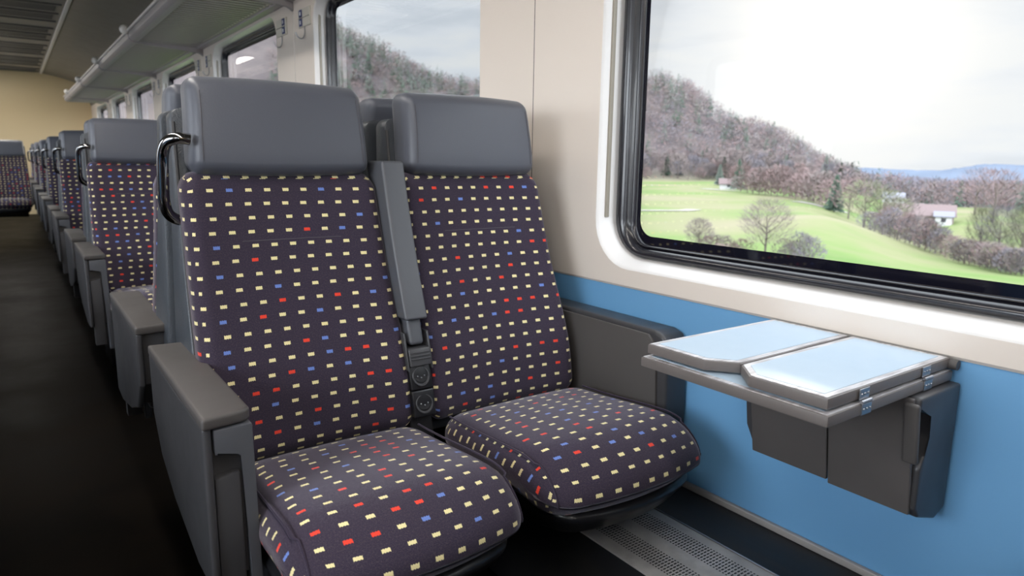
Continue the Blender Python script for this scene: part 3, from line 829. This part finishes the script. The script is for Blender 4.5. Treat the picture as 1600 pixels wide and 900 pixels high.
def hill_range(name, mat, r0, prof_, depth, label, jag, step=.25):
    bm = bmesh.new(); rows = []
    for q, (dr, hf) in enumerate(((0, 0), (.25, .55), (.5, .85), (.75, 1.0), (1.0, .9))):
        row = []; a = prof_[0][0]
        while a <= prof_[-1][0]:
            r_ = r0 + depth * dr; top = (r0 + depth * .75) * math.tan(R(interp(prof_, a)))
            base = -42 if r0 < 3000 else -190
            h = base + (top - base) * hf + jag * noise.noise(Vector((a * 3.1, q * 1.7, r0))) * hf
            row.append(bm.verts.new((r_ * math.sin(R(a)), r_ * math.cos(R(a)), CAMZ + h))); a += step
        rows.append(row)
    for A, B in zip(rows, rows[1:]):
        for j in range(len(A) - 1): bm.faces.new((A[j], A[j + 1], B[j + 1], B[j]))
    tag(finish(bm, name, mat, sharp=None), label, kind='structure')
hill_range('far_hills', 'far_wood_haze', 4200, [(50, -.2), (60, -.15), (62.5, -.10), (66, -.22), (67.5, -.20), (68.6, .0), (70, .28), (72, .25), (76, .1), (84, .0)], 900, 'long wooded hills on the horizon, haze blue in their colour', 6)
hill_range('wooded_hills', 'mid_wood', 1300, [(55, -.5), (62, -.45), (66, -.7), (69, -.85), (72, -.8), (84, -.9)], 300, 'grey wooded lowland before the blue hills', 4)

pbr('bark', (0.078, 0.066, 0.058), .9, spec=.1)
pbr('twig', (0.105, 0.087, 0.084), .95, spec=.05)
pbr('twig_grey', (0.092, 0.084, 0.094), .95, spec=.05)
pbr('twig_red', (0.117, 0.084, 0.082), .95, spec=.05)
pbr('twig_green', (0.098, 0.101, 0.066), .95, spec=.05)
pbr('needle', (0.039, 0.058, 0.043), .95, spec=.05)
pbr('needle_grey', (0.066, 0.078, 0.066), .95, spec=.05)
def quad(bm, p, d, w_, L):
    a = d.orthogonal().normalized() * w_
    q = d.normalized() * L
    bm.faces.new([bm.verts.new(p - a), bm.verts.new(p + a), bm.verts.new(p + q + a * .4), bm.verts.new(p + q - a * .4)])
def bare_crown(bm, rnd, h, wd, n, base=.25, tw=.05):
    for i in range(n):
        th = rnd.uniform(0, 2 * math.pi); v = rnd.uniform(0, 1) ** .8; rr = math.sqrt(rnd.uniform(.02, 1))
        env = math.sin(math.pi * min(1, .12 + .80 * v)) ** .7
        p = Vector((math.cos(th) * rr * wd * env, math.sin(th) * rr * wd * env, h * (base + (1 - base) * v * .95)))
        d = Vector((p.x * .7, p.y * .7, h * .25)) + Vector((rnd.gauss(0, 1), rnd.gauss(0, 1), rnd.gauss(0, .6))) * wd * .35
        quad(bm, p, d, tw * rnd.uniform(.5, 1.3), h * rnd.uniform(.06, .15))
def fir_crown(bm, rnd, h, wd, n, tw):
    for i in range(n):
        v = rnd.uniform(0, 1); th = rnd.uniform(0, 6.283); rr = wd * (1 - v) ** .85 * rnd.uniform(.2, 1) + .05
        p = Vector((math.cos(th) * rr * .5, math.sin(th) * rr * .5, h * (.08 + .90 * v)))
        d = Vector((math.cos(th), math.sin(th), -.35 + rnd.gauss(0, .2)))
        quad(bm, p, d, tw * (1.15 - v * .7), rr * .7 + .25)
def mk_tree(name, kind, mat, h, wd, seed, n, tw, label, group, loc, branches=0):
    rnd = random.Random(seed)
    t = thing(name, label, 'bush' if name == 'bare_bush' else 'tree', loc, group)
    bm = bmesh.new()
    if kind == 'fir': tube(bm, [(0, 0, -.5), (0, 0, h * .9)], [h * .02, h * .004], 6); 
    else:
        tube(bm, [(0, 0, -.5), (h * .01, 0, h * .35), (0, h * .015, h * .75)], [h * .022, h * .016, h * .005], 6)
        for i in range(branches):
            th = i * 2.4 + rnd.uniform(0, .5); z0 = h * rnd.uniform(.2, .55); L = wd * rnd.uniform(.5, .9)
            e = Vector((math.cos(th) * L, math.sin(th) * L, z0 + h * rnd.uniform(.15, .4)))
            mid = Vector((0, 0, z0)).lerp(e, .5) + Vector((0, 0, -h * .03))
            tube(bm, [(0, 0, z0), mid, e], [h * .010, h * .006, h * .002], 5)
            for j in range(3):
                s0 = mid.lerp(e, rnd.random()); tube(bm, [s0, s0 + Vector((rnd.gauss(0, 1), rnd.gauss(0, 1), 1.2)).normalized() * L * .5], [h * .004, h * .001], 4)
    finish(bm, 'trunk', 'bark', t)
    bm = bmesh.new()
    (fir_crown if kind == 'fir' else bare_crown)(bm, rnd, h, wd, n, **({'tw': tw} if kind == 'fir' else {'base': .08 if name == 'bare_bush' else .22, 'tw': tw}))
    finish(bm, 'crown', mat, t, sharp=None, recalc=False)
    return t
def polar(a, r_, dz=0):
    x, y = r_ * math.sin(R(a)), r_ * math.cos(R(a)); return (x, y, ground(x, y) + dz)
# trees that stand out: (azimuth, distance, kind, material, height, half width, quads, label)
def px2az(px): return 36.0 + math.degrees(math.atan((px - 800) / 1069))
solo = [(1145, 262, 'fir', 'needle', 11, 2.6, 'dark fir standing alone at the meadow edge under the wooded hill'),
        (1297, 172, 'fir', 'needle', 8.5, 2.0, 'dark fir beside the path, left of the tangled bare trees'),
        (1116, 300, 'fir', 'needle_grey', 9, 2.0, 'small grey-green fir left of the dark fir under the hill'),
        (1090, 66, 'bare', 'twig', 2.9, 1.3, 'small bare tree in the meadow, leftmost of the nearest three'),
        (1195, 62, 'bare', 'twig', 5.0, 2.2, 'spreading bare tree in the near meadow, largest of the nearest three'),
        (1345, 150, 'bare', 'twig_green', 9.5, 4.6, 'tangled bare tree with green ivy just beyond the knoll'),
        (1375, 146, 'bare', 'twig_green', 9, 4.2, 'ivy-grown bare tree in the middle of the clump beyond the knoll'),
        (1400, 150, 'bare', 'twig', 8.5, 4.0, 'bare tree at the right end of the clump beyond the knoll'),
        (1320, 165, 'bare', 'twig_red', 9, 4.4, 'reddish bare tree behind the small dark fir'),
        (1530, 98, 'bare', 'twig_green', 6.2, 1.7, 'narrow greenish bare tree in the hedge at the right'),
        (1560, 96, 'bare', 'twig_grey', 6.4, 2.2, 'grey bare tree in the hedge, next to the narrow greenish one'),
        (1598, 94, 'bare', 'twig_green', 6.6, 2.0, 'bare tree at the right edge of the window view'),
        (1545, 210, 'bare', 'twig_red', 13, 6.5, 'broad reddish bare tree on the slope right of the barn'),
        (1515, 235, 'bare', 'twig_red', 13, 6.0, 'rust-tinged bare tree at the top of the grassy slope'),
        (1448, 128, 'bare', 'twig_green', 4.5, 1.8, 'small greenish bush-like tree below the barn'),
        (1010, 490, 'bare', 'twig_grey', 17, 5, 'thin bare tree on the skyline at the left window edge'),
        (1590, 300, 'fir', 'needle_grey', 14, 3, 'pale fir among bare trees at the far right'),]
for i, (px, r_, kd, mt, h, wd, lab) in enumerate(solo):
    near = r_ < 120
    mk_tree('fir_tree' if kd == 'fir' else 'bare_tree', kd, mt, h, wd, 100 + i, 1500 if kd == 'bare' and near else 700, (.022 if near else .07) if kd == 'bare' else .35, lab, None, polar(px2az(px), r_), 9 if near else 6)
# bushes: the hedges and shrubs one can count
def bushes(spec, label, group, seed):
    rnd = random.Random(seed); first = {}
    for i, (px, r_, h, wd, mt) in enumerate(spec):
        key = mt
        if key not in first:
            first[key] = mk_tree('bare_bush', 'bare', mt, 1.0, .62, seed + i, 520, .014, label, group, (0, 0, 0), 5); o = first[key]
        else: o = copy_tree(first[key])
        o.location = polar(px2az(px), r_, -.05); o.scale = (wd, wd, h); o.rotation_euler.z = rnd.uniform(0, 6)
rb = random.Random(5)
bushes([(1105 + q * 9, 60 + rb.uniform(-3, 3), rb.uniform(1.2, 2.0), rb.uniform(1.2, 2), ['twig_red', 'twig'][q % 2]) for q in range(7)], 'low reddish bare bush in the near meadow at the window bottom', 'reddish bushes in the near meadow', 300)
bushes([(1225 + q * 8, 58 + rb.uniform(-3, 3), rb.uniform(1.6, 2.6), rb.uniform(1.4, 2.2), ['twig', 'twig_grey'][q % 2]) for q in range(6)], 'pale bare bush right of the spreading bare tree', 'pale bushes by the spreading tree', 320)
bushes([(1150 + q * 9.5, 236 - q * 3.4 + rb.uniform(-5, 5), rb.uniform(6, 9), rb.uniform(7, 9), ['twig_red', 'twig', 'twig_red'][q % 3]) for q in range(16)], 'rounded brown bush in the hedgerow at the foot of the wooded hill', 'hedgerow at the foot of the hill', 340)
bushes([(1355 + q * 8.2, 116 - q * 1.2 + rb.uniform(-2, 2), rb.uniform(2.5, 4.2), rb.uniform(2.4, 3.4), ['twig_grey', 'twig', 'twig_grey', 'twig_red'][q % 4]) for q in range(16)], 'grey bare bush along the back of the green knoll', 'bushes along the knoll', 360)
bushes([(1492 + q * 8.5, 92 - q * .9 + rb.uniform(-1, 1), rb.uniform(1.9, 3.0), rb.uniform(2, 2.8), ['twig_red', 'twig', 'twig_grey'][q % 3]) for q in range(15)], 'brown bush in the low hedge at the right of the window view', 'low hedge at the right', 380)
# woods: trees shown largest along the hill front as trees of their own, the rest one mass
def woods_spec(n, a0, a1, r0, r1, rnd, firs):
    out = []
    while len(out) < n:
        a = rnd.uniform(a0, a1); r_ = math.sqrt(rnd.uniform(r0 * r0, r1 * r1)); out.append((a, r_, 'fir' if rnd.random() < firs(a) else 'bare'))
    return out
rw = random.Random(11)
firs = lambda a: .36 if a < 38 else (.12 if a < 60 else .3)
fp = {}
front = woods_spec(90, 19, 35, 372, 420, rw, firs) + woods_spec(150, 45, 62, 366, 400, rw, firs)
vars_ = []
for i, (kd, mt, h, wd) in enumerate((('bare', 'twig_grey', 11, 4.2), ('bare', 'twig', 12, 4.6), ('bare', 'twig_red', 9, 4), ('fir', 'needle_grey', 14, 3.0), ('fir', 'needle', 12, 2.6))):
    vars_.append((kd, mt, h, wd, 900 + i))
for a, r_, kd in front:
    ch = [v for v in vars_ if v[0] == kd]; v = ch[rw.randrange(len(ch))]
    lab = 'bare tree in the front rows of the wooded hillside' if kd == 'bare' else 'dark conifer in the front rows of the wooded hillside'
    grp = 'bare trees on the hillside' if kd == 'bare' else 'conifers on the hillside'
    if v not in fp: o = fp[v] = mk_tree('hillside_tree', kd, v[1], v[2], v[3], v[4], 240, .16 if kd == 'bare' else .5, lab, grp, (0, 0, 0), 4)
    else: o = copy_tree(fp[v])
    s = rw.uniform(.7, 1.15); o.scale = (s, s, s); o.rotation_euler.z = rw.uniform(0, 6); o.location = polar(a, r_, -.3)
def mass(name, spec, mats, label, rnd, hs=(9, 15), n=70, tw=.22):
    bm = bmesh.new()
    for a, r_, kd in spec:
        x, y, z = polar(a, r_)
        sub = bmesh.new(); h = rnd.uniform(*hs) * (1.15 if kd == 'fir' else 1); wd = h * (.22 if kd == 'fir' else .42)
        if kd == 'fir': fir_crown(sub, rnd, h, wd, n, .55)
        else: bare_crown(sub, rnd, h, wd, n, .1, tw)
        mi = (3 if rnd.random() < .6 else 4) if kd == 'fir' else rnd.randrange(3)
        for f in sub.faces: bm.faces.new([bm.verts.new(v.co + Vector((x, y, z))) for v in f.verts]).material_index = mi
        sub.free()
    o = finish(bm, name, None, sharp=None, recalc=False, mats=mats)
    return tag(o, label, 'woods', kind='stuff')
WM = ['twig_grey', 'twig', 'twig_red', 'needle_grey', 'needle']
mass('hillside_woods', woods_spec(1300, 17, 36, 385, 590, rw, firs) + woods_spec(1150, 44.5, 62.5, 392, 585, rw, firs), WM, 'dense leafless woods mixed with conifers covering the steep hill', rw)
mass('valley_woods', woods_spec(420, 61, 76, 330, 470, rw, lambda a: .12), WM, 'brown band of leafless woods across the valley floor', rw, (9, 13))
# farm buildings
pbr('roof_tile', (.085, .06, .06), .8); pbr('barn_wall', (.15, .12, .11), .8); pbr('white_wall', (.24, .24, .235), .7); pbr('dark_roof', (0.101, 0.101, 0.125), .7)
def barn(name, label, a, r_, L, D, hw, hr, rot, roof, wall, nwin):
    t = thing(name, label, 'building', polar(a, r_), None); t.rotation_euler.z = rot
    bm = bmesh.new(); prism(bm, [(-D / 2, -.8), (D / 2, -.8), (D / 2, hw), (0, hr - .1), (-D / 2, hw)], -L / 2, L / 2, 'yz', 0); finish(bm, 'walls', wall, t)
    bm = bmesh.new(); e = .5
    prism(bm, [(-D / 2 - e, hw - .35), (0, hr), (D / 2 + e, hw - .35), (D / 2 + e, hw - .15), (0, hr + .25), (-D / 2 - e, hw - .15)], -L / 2 - e, L / 2 + e, 'yz', 0); finish(bm, 'roof', roof, t)
    for i in range(nwin):
        bm = bmesh.new(); xx = -L / 2 + (i + .5) * L / nwin; box(bm, xx - .5, xx + .5, -D / 2 - .06, -D / 2 + .05, hw * .35, hw * .75, .02, nc=1); finish(bm, 'window', 'gap', t)
barn('barn', 'long barn with red-brown roof and white gable behind the knoll', px2az(1428), 200, 15, 8, 3.0, 5.2, R(-66), 'roof_tile', 'barn_wall', 4)
barn('shed', 'small white shed at the right end of the long barn', px2az(1468), 196, 3.4, 3.6, 2.4, 3.1, R(-66), 'dark_roof', 'white_wall', 1)
barn('house', 'white house with dark roof above the bare trees', px2az(1386), 300, 7, 5, 2.4, 4.0, R(-60), 'dark_roof', 'white_wall', 3)
barn('cottage', 'tiny reddish cottage beside the lone dark fir', px2az(1130), 268, 6, 4, 2.0, 3.6, R(-50), 'roof_tile', 'white_wall', 1)
# pale farm tracks on the meadow
def track(name, pts, wdt, label):
    bm = bmesh.new(); prev = None
    pp_ = smooth_path([polar(px2az(px), r_) for px, r_ in pts], 12)
    for i, p in enumerate(pp_):
        d = (pp_[min(i + 1, len(pp_) - 1)] - pp_[max(i - 1, 0)]); d.z = 0; s_ = Vector((-d.y, d.x, 0)).normalized() * wdt / 2
        row = []
        for q in (s_, -s_):
            v = p + q; row.append(bm.verts.new((v.x, v.y, ground(v.x, v.y) + .12)))
        if prev: bm.faces.new((prev[0], row[0], row[1], prev[1]))
        prev = row
    tag(finish(bm, name, 'path'), label, kind='structure')
track('path', [(970, 126), (1010, 127), (1060, 130), (1080, 136)], 3, 'pale farm track across the meadow')
track('path', [(1235, 190), (1265, 184), (1290, 180), (1310, 190)], 4, 'pale farm track beside the small dark fir')
track('path', [(1095, 262), (1120, 250), (1145, 246)], 5, 'pale track leading to the lone fir')
